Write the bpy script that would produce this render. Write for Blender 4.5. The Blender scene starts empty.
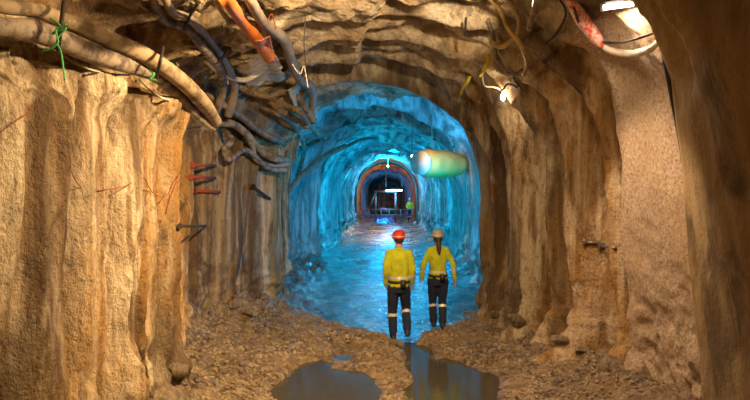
import bpy, bmesh, math, random
import numpy as np
from mathutils import Vector, Matrix
from mathutils.bvhtree import BVHTree

S = bpy.context.scene
COL = S.collection
F, CH, HX, HY = 560.0, 2.4, 375.0, 190.0      # focal length in px, camera height, horizon

# ------------------------------------------------------------------ camera, world, light, exposure
cd = bpy.data.cameras.new('camera'); cam = bpy.data.objects.new('camera', cd); COL.objects.link(cam)
cam.location = (0, 0, CH); cam.rotation_euler = (math.pi/2, 0, 0)
cd.sensor_width = 36; cd.lens = F/750*36; cd.shift_y = -10/750; cd.clip_start = 0.05; cd.clip_end = 200
S.camera = cam
S.view_settings.view_transform = 'Standard'; S.view_settings.look = 'None'
S.view_settings.gamma = 1; S.view_settings.use_curve_mapping = False
S.view_settings.exposure = 0.3
w = bpy.data.worlds.new('world'); S.world = w; w.use_nodes = True
w.node_tree.nodes['Background'].inputs[0].default_value = (0.5, 0.36, 0.2, 1)
w.node_tree.nodes['Background'].inputs[1].default_value = 0.015

def light(name, kind, loc, power, color, size=0.1, target=None, size_y=None, spread=None, angle=None, blend=.5):
    l = bpy.data.lights.new(name, kind); o = bpy.data.objects.new(name, l); COL.objects.link(o)
    o.location = loc; l.energy = power; l.color = color
    if kind == 'AREA':
        l.size = size
        if size_y: l.shape = 'RECTANGLE'; l.size_y = size_y
        if spread: l.spread = math.radians(spread)
    else: l.shadow_soft_size = size
    if kind == 'SPOT': l.spot_size = math.radians(angle); l.spot_blend = blend
    if target is not None:
        o.rotation_euler = (Vector(target)-Vector(loc)).to_track_quat('-Z', 'Y').to_euler()
    return o
BLUE = (0.0, .33, .76); TEAL = (0.0, .43, .78)
# warm work lamps hung in the roof, out of frame above and behind the photographer; added fill lights follow
light('work_light_roof_left', 'AREA', (.7, 4.3, 4.4), 185, (1, .71, .37), .22, (-2.3, 6.4, 1.6), .12, 120)
light('work_light_right', 'AREA', (.8, 1.4, 4.3), 38, (1, .71, .37), .3, (-2.4, 4.4, 1.2), .15, 110)
light('work_light_roof', 'AREA', (0.0, 4.6, 4.45), 28, (1, .74, .45), .25, (0.3, 7.6, 0.0), .15, 110)
light('work_light_left', 'AREA', (-1.6, 3.6, 3.95), 12, (1, .68, .32), .2, (2.6, 8.8, 2.0), .15, 90)
light('panel_fill', 'SPOT', (1.3, 5.5, 4.45), 430, (1, .72, .47), .06, (3.0, 6.0, 1.3), angle=62)  # added spot that brightens the pale panel, no fixture
for lx in (-1.3, -.1, 1.1):
    light('roof_fill', 'SPOT', (.6+lx*.4, 4.7, 4.25), 600, (1, .78, .50), .06, (lx, 7.7, 4.95), angle=30, blend=.7)  # added fan of spots brightening the ceiling, cones kept off the lip
light('recess_fill', 'AREA', (-2.55, 7.15, 2.6), 12, (1, .70, .36), .15, (2.4, 8.8, 2.9), .5)  # added fill hidden behind the left column, lights ribs and roof
light('duct_fill', 'SPOT', (1.0, 11.3, 3.95), 300, (1, .50, .10), .06, (1.75, 14.0, 2.95), angle=30)  # added warm spot behind the lip, only to colour the duct
# blue flood lamps inside the chamber, behind the edges of the inner mouth
light('blue_light_right', 'AREA', (2.3, 11.7, 2.3), 210, BLUE, .3, (-2.4, 15.2, 2.9), .1)
light('blue_light_left', 'AREA', (-2.5, 12.9, 2.4), 60, TEAL, .3, (1.2, 17.0, 4.0), .1)
light('blue_light_recess', 'POINT', (-2.3, 20.6, 2.6), 450, TEAL, .06)
light('blue_light_deep', 'POINT', (3.1, 22.5, 2.6), 420, BLUE, .06)
light('blue_fill_portal', 'POINT', (.9, 28.8, 4.42), 600, TEAL, .06)  # added point light without fixture, turns the portal walls teal
light('blue_light_beyond', 'POINT', (.8, 52, 1.8), 300, (0, .2, 1), .2)
light('orange_light_portal', 'POINT', (.9, 43.6, 4.95), 550, (1, .40, .06), .08)
light('orange_light_portal_left', 'POINT', (-1.7, 43.5, 3.0), 90, (1, .42, .06), .08)

# ------------------------------------------------------------------ noise
def _hash(i, j, k, seed):
    h = (i.astype(np.int64)*374761393 + j.astype(np.int64)*668265263 + k.astype(np.int64)*2147483647 + seed*974634777) & 0x7fffffff
    h = ((h ^ (h >> 13))*1274126177) & 0x7fffffff
    h = ((h ^ (h >> 16))*1103515245) & 0x7fffffff
    return (h & 0xffff)/65535.0
def noise(x, y, z=0, seed=0):
    x, y, z = np.broadcast_arrays(np.asarray(x, float), np.asarray(y, float), np.asarray(z, float))
    i, j, k = np.floor(x), np.floor(y), np.floor(z)
    u, v, t = x-i, y-j, z-k
    u, v, t = (q*q*q*(q*(q*6-15)+10) for q in (u, v, t))
    r = 0
    for a in (0, 1):
        for b in (0, 1):
            for c in (0, 1):
                r = r + _hash(i+a, j+b, k+c, seed)*(u if a else 1-u)*(v if b else 1-v)*(t if c else 1-t)
    return r*2-1
def fbm(x, y, z=0, o=4, seed=0):
    r, a, f = 0, 1, 1
    for q in range(o):
        r = r + a*noise(x*f, y*f, z*f if not np.isscalar(z) or z else 0, seed+q*7); a *= .5; f *= 2.03
    return r/1.6
def ridge(x, y, z=0, o=3, seed=0):
    r, a, f = 0, 1, 1
    for q in range(o):
        r = r + a*(1-2*np.abs(noise(x*f, y*f, z*f, seed+q*5))); a *= .5; f *= 2.1
    return r/1.75
def sst(a, b, x):
    t = np.clip((x-a)/(b-a), 0, 1); return t*t*(3-2*t)

# ------------------------------------------------------------------ materials
class NT:
    def __init__(s, name, rough=.8, spec=.3, metal=0):
        s.m = bpy.data.materials.new(name); s.m.use_nodes = True; s.t = s.m.node_tree
        s.b = s.t.nodes['Principled BSDF']; s.b.inputs['Roughness'].default_value = rough
        s.b.inputs['Specular IOR Level'].default_value = spec; s.b.inputs['Metallic'].default_value = metal
    def n(s, typ, **kw):
        nd = s.t.nodes.new(typ)
        for k, v in kw.items():
            if k in nd.inputs: nd.inputs[k].default_value = v
            else: setattr(nd, k, v)
        return nd
    def l(s, a, b): s.t.links.new(a, b)
    def pos(s, scale=(1, 1, 1)):
        g = s.n('ShaderNodeTexCoord'); m = s.n('ShaderNodeMapping'); m.inputs['Scale'].default_value = scale
        s.l(g.outputs['Object'], m.inputs['Vector']); return m.outputs[0]
    def noise(s, scale, vs=(1, 1, 1), detail=5, rough=.6, dist=0):
        nd = s.n('ShaderNodeTexNoise', Scale=scale, Detail=detail, Roughness=rough, Distortion=dist)
        s.l(s.pos(vs), nd.inputs['Vector']); return nd.outputs['Fac']
    def ramp(s, fac, stops):
        r = s.n('ShaderNodeValToRGB'); e = r.color_ramp.elements
        while len(e) < len(stops): e.new(.5)
        for q, (p, c) in enumerate(stops):
            e[q].position = p; e[q].color = (c[0], c[1], c[2], 1) if not np.isscalar(c) else (c, c, c, 1)
        s.l(fac, r.inputs[0]); return r.outputs[0]
    def mix(s, fac, a, b, mode='MIX'):
        m = s.n('ShaderNodeMix', data_type='RGBA', blend_type=mode)
        for v, k in ((fac, 0), (a, 6), (b, 7)):
            if isinstance(v, bpy.types.NodeSocket): s.l(v, m.inputs[k])
            elif k == 0: m.inputs[0].default_value = v
            else: m.inputs[k].default_value = (*v, 1)
        return m.outputs[2]
    def add(s, a, b, fa=1.0):
        m = s.n('ShaderNodeMath', operation='MULTIPLY_ADD'); s.l(a, m.inputs[0]); m.inputs[1].default_value = fa
        if isinstance(b, bpy.types.NodeSocket): s.l(b, m.inputs[2])
        else: m.inputs[2].default_value = b
        return m.outputs[0]
    def color(s, c):
        if isinstance(c, bpy.types.NodeSocket): s.l(c, s.b.inputs['Base Color'])
        else: s.b.inputs['Base Color'].default_value = (*c, 1)
    def bump(s, h, strength, dist):
        b = s.n('ShaderNodeBump', Strength=strength, Distance=dist); s.l(h, b.inputs['Height']); s.l(b.outputs[0], s.b.inputs['Normal'])

def rock_mat(name, dark, mid, light_, ochre, rough=(.7, .95), bump=.9, crack=1.0):
    m = NT(name, .85, .3)
    streak = m.noise(1.0, (3.4, 3.4, .22), 8, .62, .5)
    blotch = m.noise(1.5, (1, 1, .55), 6, .62, .8)
    patch = m.noise(.9, (1, 1, .6), 4, .5, .5)
    c = m.ramp(streak, [(.33, dark), (.44, mid), (.56, light_), (.70, mid)])
    c = m.mix(m.ramp(patch, [(.42, 0), (.62, .8)]), c, ochre)
    c = m.mix(m.ramp(blotch, [(.33, .8), (.44, 0)]), c, tuple(v*.8 for v in dark))
    c = m.mix(m.ramp(m.noise(2.6, (1, 1, .45), 7, .7, 1.2), [(.56, 0), (.68, .7)]), c, light_)
    c = m.mix(m.ramp(m.noise(18, (1, 1, .5), 6, .75), [(.34, .6*crack), (.46, 0)]), c, tuple(v*.35 for v in dark))
    c = m.mix(m.ramp(m.noise(1.0, (1.5, 1.5, .16), 5, .55, .7), [(.38, .8*crack), (.53, 0)]), c, tuple(v*1.15 for v in dark))
    m.color(c)
    r = m.ramp(patch, [(.35, rough[0]), (.65, rough[1])]); m.l(r, m.b.inputs['Roughness'])
    h = m.add(m.noise(32, (1, 1, .8), 5, .7), m.add(m.noise(5, (1, 1, .6), 6, .65), 0.0, 2.4))
    m.bump(h, bump, .05)
    return m.m
def flat_mat(name, c, rough=.6, metal=0, dirt=None, dscale=14, spec=.4, amt=.7, bump=.2):
    m = NT(name, rough, spec, metal)
    if dirt is not None: m.color(m.mix(m.ramp(m.noise(dscale, detail=6, rough=.7), [(.44, 0), (.58, amt)]), c, dirt))
    else: m.color(m.mix(m.ramp(m.noise(30), [(.4, 0), (.7, .35)]), c, tuple(v*.6 for v in c)))
    if bump: m.bump(m.noise(dscale*2.5, detail=4), bump, .01)
    return m.m
def emit_mat(name, c, st):
    m = bpy.data.materials.new(name); m.use_nodes = True; b = m.node_tree.nodes['Principled BSDF']
    b.inputs['Base Color'].default_value = (.8, .8, .8, 1)
    b.inputs['Emission Color'].default_value = (*c, 1); b.inputs['Emission Strength'].default_value = st
    return m

M = {}
M['rock'] = rock_mat('brown_shotcrete', (.075, .04, .017), (.27, .165, .08), (.72, .57, .38), (.42, .21, .05))
M['near'] = rock_mat('smooth_olive_shotcrete', (.11, .07, .03), (.27, .18, .085), (.38, .27, .14), (.31, .19, .07), bump=.4, crack=.3)
M['roof'] = rock_mat('tan_rock_roof', (.12, .08, .045), (.38, .28, .17), (.68, .56, .39), (.38, .25, .12))
M['inner'] = rock_mat('pale_wet_shotcrete', (.07, .08, .08), (.30, .32, .30), (.80, .82, .78), (.24, .26, .24), (.25, .6), .6, .25)
M['far'] = rock_mat('far_rock', (.10, .06, .03), (.36, .24, .12), (.55, .4, .22), (.4, .24, .09))
m = NT('lamp_tinted_shotcrete', .9, .2)
c = m.ramp(m.noise(30, (1, 1, 1), 6, .8), [(.38, (.20, .125, .075)), (.5, (.44, .31, .20)), (.62, (.60, .46, .33))])  # pale pinkish light of the tube lamp is put into this colour
m.color(m.mix(m.ramp(m.noise(1.6, (1, 1, .5), 5, .6), [(.4, 0), (.66, .6)]), c, (.34, .22, .11)))
m.bump(m.add(m.noise(60, detail=4, rough=.8), m.noise(9, detail=6, rough=.7), .6), .9, .03); M['panel'] = m.m
m = NT('muddy_gravel', .7, .5)
c = m.ramp(m.noise(11, detail=8, rough=.78), [(.38, (.03, .018, .01)), (.48, (.14, .09, .05)), (.57, (.30, .205, .12)), (.68, (.52, .40, .27))])
m.color(m.mix(m.ramp(m.noise(1.3, detail=4), [(.42, 0), (.62, .6)]), c, (.30, .19, .10)))
m.l(m.ramp(m.noise(2.2, detail=4), [(.4, .35), (.6, .85)]), m.b.inputs['Roughness'])
m.bump(m.add(m.noise(45, detail=5, rough=.75), m.noise(14, detail=4), .8), 1, .03); M['gravel'] = m.m
M['stone'] = rock_mat('loose_stone', (.12, .08, .05), (.34, .24, .15), (.52, .40, .27), (.38, .26, .13), crack=.5)
m = NT('still_water', .09, 1); m.color((.06, .05, .035)); m.b.inputs['IOR'].default_value = 1.33
m.b.inputs['Specular IOR Level'].default_value = .8
m.bump(m.noise(9, detail=3), .12, .01); M['puddle'] = m.m
m = NT('rippled_blue_water', .2, .9)
m.color(m.ramp(m.noise(2.6, (1, .6, 1), 7, .7), [(.42, (.03, .04, .045)), (.56, (.12, .145, .15)), (.68, (.30, .34, .33))]))
m.l(m.ramp(m.noise(1.5, (1, .7, 1), 5), [(.4, .12), (.6, .38)]), m.b.inputs['Roughness'])
m.bump(m.add(m.noise(11, (1, .6, 1), 5, .65), m.noise(3.5, detail=3), .5), 1.0, .05); M['flood'] = m.m
m = NT('rippled_wet_ground', .16, .9)
m.color(m.ramp(m.noise(5, detail=6, rough=.7), [(.35, (.06, .075, .08)), (.55, (.16, .19, .19)), (.7, (.34, .37, .36))]))
m.l(m.ramp(m.noise(1.2, detail=4), [(.4, .10), (.62, .34)]), m.b.inputs['Roughness'])
m.bump(m.add(m.noise(22, detail=5, rough=.7), m.noise(5, detail=3), .6), .9, .03); M['wet'] = m.m
M['hose_tan'] = flat_mat('tan_dusty_hose', (.33, .235, .14), .75, dirt=(.12, .08, .04), dscale=7, amt=.9)
M['hose_grey'] = flat_mat('grey_dusty_hose', (.29, .22, .16), .7, dirt=(.07, .05, .04), dscale=9, amt=.9)
M['hose_slate'] = flat_mat('slate_hose', (.20, .16, .13), .55, dirt=(.36, .27, .18), dscale=8)
M['hose_dark'] = flat_mat('dark_hose', (.10, .075, .05), .6, dirt=(.30, .21, .13), dscale=8)
M['orange'] = flat_mat('orange_plastic', (.50, .13, .012), .5, dirt=(.20, .09, .03), dscale=7)
M['cream'] = flat_mat('cream_hose', (.62, .52, .38), .5, dirt=(.42, .30, .18), dscale=9, amt=.5)
M['red'] = flat_mat('red_plastic', (.70, .08, .035), .45, dirt=(.78, .62, .50), dscale=16, amt=.9)
M['rust_red'] = flat_mat('rust_red', (.26, .045, .025), .7)
M['yellow'] = flat_mat('yellow_plastic', (.75, .56, .04), .5)
M['mustard'] = flat_mat('mustard_hose', (.42, .27, .06), .6, dirt=(.2, .13, .06), dscale=9)
M['green'] = flat_mat('green_cord', (.08, .40, .10), .6)
M['steel'] = flat_mat('dull_steel', (.30, .27, .24), .5, .7, dirt=(.16, .09, .05))
M['dark'] = flat_mat('dark_iron', (.04, .03, .025), .6, .3)
M['pale_cable'] = flat_mat('pale_cable', (.48, .42, .32), .6)
M['sack'] = flat_mat('beige_cloth', (.55, .44, .30), .9, dirt=(.3, .2, .12), dscale=6)
M['hivis'] = flat_mat('yellow_hi_vis_cloth', (.50, .52, .015), .8, dirt=(.28, .28, .02), dscale=8, amt=.45, bump=.4)
M['navy'] = flat_mat('navy_work_cloth', (.012, .018, .04), .85)
M['silver'] = flat_mat('silver_reflective_tape', (.72, .66, .52), .35, .2, bump=0)
M['skin'] = flat_mat('skin', (.50, .28, .19), .6, bump=0)
M['hair'] = flat_mat('dark_brown_hair', (.05, .028, .016), .6)
M['helmet_red'] = flat_mat('red_helmet', (.65, .03, .02), .3, bump=0)
M['helmet_pale'] = flat_mat('pale_helmet', (.42, .34, .26), .35, bump=0)
M['boot'] = flat_mat('black_rubber', (.02, .018, .016), .5)
M['blackplastic'] = flat_mat('black_plastic', (.03, .03, .03), .4, bump=0)
M['tube'] = emit_mat('lit_tube', (1, .93, .84), 5)
M['bulb'] = emit_mat('lit_bulb', (1, .96, .92), 26)
M['bluebulb'] = emit_mat('lit_blue_tube', (.35, .75, 1), 22)
M['housing'] = flat_mat('white_enamel', (.7, .68, .62), .4, bump=0)
m = NT('olive_translucent_duct', .45, .5)
m.color(m.ramp(m.noise(2.0, (1, 1, 1), 4), [(.35, (.40, .27, .05)), (.62, (.52, .38, .10))])); M['duct'] = m.m
M['ductrim'] = flat_mat('pale_duct_collar', (.5, .5, .4), .4, bump=0)

# ------------------------------------------------------------------ helpers
def tag(o, label=None, cat=None, group=None, kind=None):
    for k, v in (('label', label), ('category', cat), ('group', group), ('kind', kind)):
        if v: o[k] = v
    return o
def link_mesh(name, me, mat, parent=None):
    o = bpy.data.objects.new(name, me); COL.objects.link(o)
    if mat is not None and not me.materials: me.materials.append(M[mat] if isinstance(mat, str) else mat)
    if parent: o.parent = parent
    return o
def empty(name, loc, label, cat, group=None, rz=0):
    o = bpy.data.objects.new(name, None); COL.objects.link(o); o.location = loc; o.rotation_euler = (0, 0, rz)
    o.empty_display_size = .1
    return tag(o, label, cat, group)
class MB:
    def __init__(s): s.v = []; s.f = []
    def add(s, v, f):
        n = len(s.v); s.v += [tuple(p) for p in v]; s.f += [tuple(i+n for i in q) for q in f]
    def build(s, name, mat, parent=None, smooth=True, off=None):
        me = bpy.data.meshes.new(name)
        vs = s.v if off is None else [(a-off[0], b-off[1], c-off[2]) for a, b, c in s.v]
        me.from_pydata(vs, [], s.f); me.validate()
        if smooth: me.shade_smooth()
        return link_mesh(name, me, mat, parent)
    def box(s, c, size, rot=None):
        hx, hy, hz = (q/2 for q in size); b = min(hx, hy, hz)*.25
        bm = bmesh.new(); bmesh.ops.create_cube(bm, size=1, matrix=Matrix.Diagonal((*size, 1)))
        bmesh.ops.bevel(bm, geom=bm.edges[:], offset=b, segments=2, affect='EDGES')
        R = rot if rot is not None else Matrix.Identity(3)
        bm.verts.index_update()
        s.add([R @ v.co + Vector(c) for v in bm.verts], [[v.index for v in f.verts] for f in bm.faces]); bm.free(); return s
    def bar(s, a, b, r, n=8): return s.tube([a, b], r, n, 1)
    def tube(s, pts, r, n=10, sub=6, wob=0, seed=0, cap=True, ell=None):
        P = [Vector(p) for p in pts]; R = list(r) if hasattr(r, '__len__') else [r]*len(P)
        C, Q = [], []
        for i in range(len(P)-1):
            p0, p1, p2, p3 = P[max(i-1, 0)], P[i], P[i+1], P[min(i+2, len(P)-1)]
            for k in range(sub):
                t = k/sub
                C.append(.5*((2*p1)+(p2-p0)*t+(2*p0-5*p1+4*p2-p3)*t*t+(3*p1-p0-3*p2+p3)*t**3) if sub > 1 else p1.copy())
                Q.append(R[i]*(1-t)+R[i+1]*t)
        C.append(P[-1]); Q.append(R[-1])
        up = None; V = []; Fc = []
        for i, c in enumerate(C):
            tg = (C[min(i+1, len(C)-1)]-C[max(i-1, 0)])
            if tg.length < 1e-9: tg = Vector((0, 0, 1))
            tg.normalize()
            if up is None: up = tg.orthogonal().normalized()
            else:
                up = up - tg*up.dot(tg)
                up = up.normalized() if up.length > 1e-6 else tg.orthogonal().normalized()
            si = tg.cross(up)
            for k in range(n):
                a = 2*math.pi*k/n; rr = Q[i]
                if wob: rr *= 1+wob*float(noise(c.x*5+math.cos(a), c.y*5+math.sin(a), c.z*5, seed))
                d = up*math.cos(a)*rr+si*math.sin(a)*rr
                V.append(c+d)
        L = len(C)
        for i in range(L-1):
            for k in range(n): Fc.append((i*n+k, i*n+(k+1) % n, (i+1)*n+(k+1) % n, (i+1)*n+k))
        if cap: Fc += [tuple(range(n-1, -1, -1)), tuple((L-1)*n+k for k in range(n))]
        s.add(V, Fc); return s
    def ball(s, c, r, n=12, m=8, R=None):
        r = (r, r, r) if np.isscalar(r) else r; V = []; Fc = []
        for j in range(m+1):
            for i in range(n):
                t, a = math.pi*j/m, 2*math.pi*i/n
                p = Vector((r[0]*math.sin(t)*math.cos(a), r[1]*math.sin(t)*math.sin(a), r[2]*math.cos(t)))
                V.append((R @ p if R else p)+Vector(c))
        for j in range(m):
            for i in range(n): Fc.append((j*n+i, j*n+(i+1) % n, (j+1)*n+(i+1) % n, (j+1)*n+i))
        s.add(V, Fc); return s

# ------------------------------------------------------------------ tunnel shell
def pw(tab): a = np.array(tab, float); return lambda s: np.interp(s, a[:, 0], a[:, 1])
XL = pw([(-6, -2.5), (2, -2.4), (4, -2.36), (4.9, -2.38), (5.3, -2.30), (6.3, -2.26), (6.42, -2.30), (6.6, -2.85), (7.1, -3.02), (8, -2.98), (9, -2.92), (10, -2.62),
         (11, -2.32), (11.9, -1.98), (12.15, -1.98), (12.5, -2.95), (14, -2.95), (15, -2.85), (17.0, -2.75), (18.9, -1.95), (19.2, -1.95), (19.7, -2.5), (22, -2.45), (24.6, -1.62),
         (25.0, -1.62), (25.5, -1.95), (30, -1.8), (36, -1.45), (39.5, -1.6), (40.5, -1.6), (41, -2.7), (47, -2.7), (48, -1.4), (62, -.6)])
XR = pw([(-6, 2.8), (2, 2.75), (4.2, 2.72), (4.95, 2.74), (5.12, 3.02), (5.3, 3.06), (6.5, 2.93), (6.62, 2.93), (6.82, 3.12), (7.2, 2.98), (8, 2.66), (9, 2.38), (9.8, 2.16),
         (10.4, 2.03), (10.7, 2.03), (11.1, 2.8), (13, 2.85), (14, 2.7), (15.0, 2.6), (15.3, 2.85), (20, 3.0), (21, 2.95), (21.4, 3.3), (26, 3.3), (33, 3.12), (39.5, 3.3), (40.5, 3.3), (41, 4.3), (47, 4.3), (48, 3.4), (62, 2.8)])
ZT = pw([(-6, 4.7), (2, 4.7), (6, 4.72), (7.4, 4.62), (7.6, 4.8), (8.6, 4.62), (8.9, 4.85), (9.5, 4.60), (9.62, 4.85), (10.5, 4.85), (10.62, 4.44), (11.6, 4.40), (11.9, 4.85), (13.6, 4.95), (13.9, 4.55), (14.2, 5.0), (16.3, 4.9), (16.7, 4.5), (17.1, 5.0),
         (20, 4.6), (20.5, 4.35), (21, 4.7), (27, 4.55), (28, 4.35), (29, 4.6), (39.5, 4.75), (40.5, 4.75), (41, 5.7), (47, 5.7), (48, 4.3), (62, 3.6)])
LIPL = 12.05
s_rows = np.concatenate([np.arange(-6, 2.4, .15), np.arange(2.4, 13.2, .026), 13.2*np.exp(np.arange(0, math.log(62/13.2), .0062))])
NS = len(s_rows)
NW, NA = 105, 120     # rows on each wall / each quarter of the arch
zs_l, zs_r = 2.95, 2.45
def shell():
    s = s_rows[:, None]
    xl, xr, zt = XL(s), XR(s), ZT(s)
    near = 1-sst(8.5, 12, s)
    zl = 2.35+.75*near; zr = 2.3+.25*near
    xc = .5*(xl+xr)+.0*s
    nl, nr = 2.0+.5*near, 2.0+.2*near+.65*(1-sst(6.5, 6.9, s))
    t = np.linspace(0, 1, NW)[None, :]
    th = np.linspace(0, np.pi/2, NA+1)[1:][None, :]
    parts = []
    z = -.45+(zl+.45)*t; x = xl+0*t; parts.append((x, z))
    x = xc-(xc-xl)*np.cos(th)**(2/nl); z = zl+(zt-zl)*np.sin(th)**(2/nl); parts.append((x, z))
    th2 = th[:, ::-1][:, 1:]
    x = xc+(xr-xc)*np.cos(th2)**(2/nr); z = zr+(zt-zr)*np.sin(th2)**(2/nr); parts.append((x, z))
    z = -.45+(zr+.45)*t[:, ::-1]; x = xr+(.10+.13*(1-sst(6.4, 7.0, s)))*near*np.clip((2.4-z)/2.4, 0, 1.2); parts.append((x, z))
    X = np.concatenate([p[0]+0*s for p in parts], 1); Z = np.concatenate([p[1]+0*s for p in parts], 1)
    Y = s+0*X
    # left lip of the mouth stands further in than the right: shear the ring there so the crown follows
    nx, nz = -np.gradient(Z, axis=1), np.gradient(X, axis=1)
    ln = np.sqrt(nx*nx+nz*nz)+1e-9; nx, nz = -nx/ln, -nz/ln      # points inwards
    cx, cz = xc+0*X, 2.0
    flip = np.sign(nx*(cx-X)+nz*(cz-Z)); nx, nz = nx*flip, nz*flip
    # arc coordinate
    arc = np.cumsum(np.concatenate([np.zeros((NS, 1)), np.hypot(np.diff(X, axis=1), np.diff(Z, axis=1))], 1), axis=1)
    side = np.where(X < xc, 0., 1.)
    ceil_w = sst(2.9, 3.9, Z)
    wallw = 1-ceil_w
    far = sst(12, 14, Y)
    warp = .35*fbm(Y*.5+3, Z*.45, side*9.7, 3, 11)
    fl = ridge((Y+warp)*1.25, Z*.16+.08*Y, side*5.3, 3, 3)
    fl2 = ridge((Y+warp*.8)*3.3, Z*.35, side*5.3+2, 2, 23)
    h = wallw*(.17*fl+.06*fl2)*(1-.1*far)*(1-.5*far*0)+far*wallw*.16*fbm(Y*.7, Z*.6, side*4, 2, 93)+far*wallw*.12*ridge(Y*.45, Z*.12+side*3, 1, 1, 94)
    # drapes on the right wall: sharp-edged folds following the arch
    rr = np.where(side > .5, 1., 0.)
    mouth = sst(.9, .25, np.abs(Y-10.9))*ceil_w
    dr_ = 0
    for d0, amp, wd in ((7.02, .28, .28), (7.62, .36, .32), (8.22, .28, .34), (8.85, .38, .34), (9.35, .24, .26), (9.8, .30, .28)):
        dd = (Y-(d0+.10*(Z-2)+.09*noise(Z*.9, d0*3, 0, 5)))/wd
        q_ = np.where(dd > 0, np.exp(-(dd*3.6)**2), np.exp(-(dd*1.5)**2))
        dr_ = np.maximum(dr_, amp*q_*(1+.25*noise(Z*1.1, d0, 0, 8)))
    rib_zone = rr*sst(6.6, 6.8, Y)*(1-sst(10.1, 10.4, Y))
    h = h*(1-.55*rib_zone)+rib_zone*dr_*(.3+.7*sst(5.0, 3.6, Z))*(1+1.1*np.exp(-((Z-.1)/.5)**2))-rib_zone*.17
    near_panel = rr*(1-sst(6.3, 6.8, Y))
    h = h*(1-.80*near_panel)+near_panel*(.02*fbm(Y*2, Z*1.3, 4, 4, 77)+.075*sst(5.1, 5.4, Y)*fbm(Y*4.5, Z*4, 1, 5, 78)*sst(2.6, .8, Z))
    # columns on the near left wall
    ll = (1-rr)
    for d0, amp, wd in ((4.22, -.14, .07), (4.85, -.20, .08), (5.35, -.10, .05), (5.75, -.14, .05), (3.7, -.12, .07), (5.1, .08, .14), (6.0, .09, .12), (8.2, .12, .2), (8.75, -.1, .08), (9.7, .1, .16), (10.5, -.08, .1), (11.2, .07, .12)):
        dd = Y-(d0+.06*(Z-1.5)+.10*noise(Z*.8, d0*3, 1, 6))
        h += ll*amp*np.exp(-(dd/wd)**2)*wallw
    # roof: overlapping slabs and hanging folds
    q = (Y*1.0+.55*(X-xc)+.5*fbm(X*.8, Y*.7, 2, 3, 31))*.85
    saw = q-np.floor(q); slab = np.where(saw < .82, saw/.82, (1-saw)/.18)
    h += ceil_w*(.13*(slab-.5)*(1-.5*far)+.17*fbm(X*1.2, Y*1.2, Z, 5, 41)+.26*far*ridge(X*.55+Y*.35, Y*.32, 0, 2, 44))
    # upper left shoulder: blocky broken rock
    sh = ll*sst(2.9, 3.3, Z)*(1-sst(4.4, 4.7, Z))*(1-far)
    blk = np.floor(2.5*fbm(Y*1.8, arc*1.6, 1, 2, 51)*2)/5
    h += sh*(.32*blk)
    # ledge: the sprayed left wall stops under the hoses, a hollow runs above it
    zl_ = 3.33+.10*noise(Y*1.7, 4.4, 0, 12)+.05*noise(Y*5, 1.4, 0, 13)
    h -= ll*(1-sst(6.4, 7.2, Y))*.34*sst(zl_-.015, zl_+.05, Z)*(1-sst(zl_+.42, zl_+.75, Z))
    h = h*(1-.75*mouth)
    h += rr*.10*(1-sst(4.93, 5.08, Y))*sst(2.3, 3.3, Z)*sst(1.5, 2.2, X)*sst(3.2, 4.2, Y)
    # general roughness
    amp = 1-.6*near_panel
    h += amp*(.04*fbm(Y*2.3, Z*1.6, X*1.7, 3, 61)+.013*fbm(Y*9, Z*7, X*8, 3, 66))
    # toe of the wall: rubble leaning inwards
    toe = np.exp(-np.clip(Z, 0, 9)/.26)
    h += toe*(.20+.42*fbm(Y*2.4, Z*2.4, side*3, 4, 71))*(1-.6*near_panel)*(1-.3*far)
    h += np.exp(-((Z-.5)/.45)**2)*.22*fbm(Y*2.0, Z*2.6, side*7, 4, 91)*(1-near_panel)
    h += near_panel*sst(1.2, .2, Z)*sst(5.0, 5.2, Y)*.10*fbm(Y*4, Z*4, 3, 4, 95)
    X2 = X+nx*h; Z2 = Z+nz*h
    return X2, Y, Z2, nx, nz
SX, SY, SZ, SNX, SNZ = shell()
NU = SX.shape[1]
V = np.stack([SX, SY, SZ], -1)
dV_s = np.gradient(V, axis=0); dV_u = np.gradient(V, axis=1)
NRM = np.cross(dV_s, dV_u); NRM /= np.linalg.norm(NRM, axis=2, keepdims=True)+1e-12
def strip(name, u0, u1, s0, s1, mats):
    i0, i1 = np.searchsorted(s_rows, s0), min(np.searchsorted(s_rows, s1)+1, NS)
    P = V[i0:i1, u0:u1]; a, b = P.shape[:2]
    idx = np.arange(a*b).reshape(a, b)
    f = np.stack([idx[:-1, :-1], idx[1:, :-1], idx[1:, 1:], idx[:-1, 1:]], -1).reshape(-1, 4)
    me = bpy.data.meshes.new(name); me.vertices.add(a*b); me.vertices.foreach_set('co', P.reshape(-1))
    me.loops.add(f.size); me.loops.foreach_set('vertex_index', f.reshape(-1)); me.polygons.add(len(f))
    me.polygons.foreach_set('loop_start', np.arange(0, f.size, 4)); me.update(calc_edges=True)
    me.polygons.foreach_set('use_smooth', np.ones(len(f), bool))
    for k in mats: me.materials.append(M[k[0]])
    mi = np.zeros((a-1, b-1), int); yy = SY[i0:i1-1, u0:u1-1]
    for q, (_, fn) in enumerate(mats):
        mi = np.where((yy >= fn[0]) & (yy < fn[1]), q, mi)
    me.polygons.foreach_set('material_index', mi.reshape(-1).astype(np.int32))
    me.normals_split_custom_set_from_vertices(NRM[i0:i1, u0:u1].reshape(-1, 3).tolist())
    o = bpy.data.objects.new(name, me); COL.objects.link(o); o['kind'] = 'structure'; return o
UL, UR = NW+38, NU-NW-60
strip('wall_left', 0, UL+1, -6, 99, [('rock', (-9, 12.1)), ('inner', (12.1, 40.6)), ('far', (40.6, 99))])
strip('ceiling', UL, UR+1, -6, 99, [('roof', (-9, 11.6)), ('inner', (11.6, 40.6)), ('far', (40.6, 99))])
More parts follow.
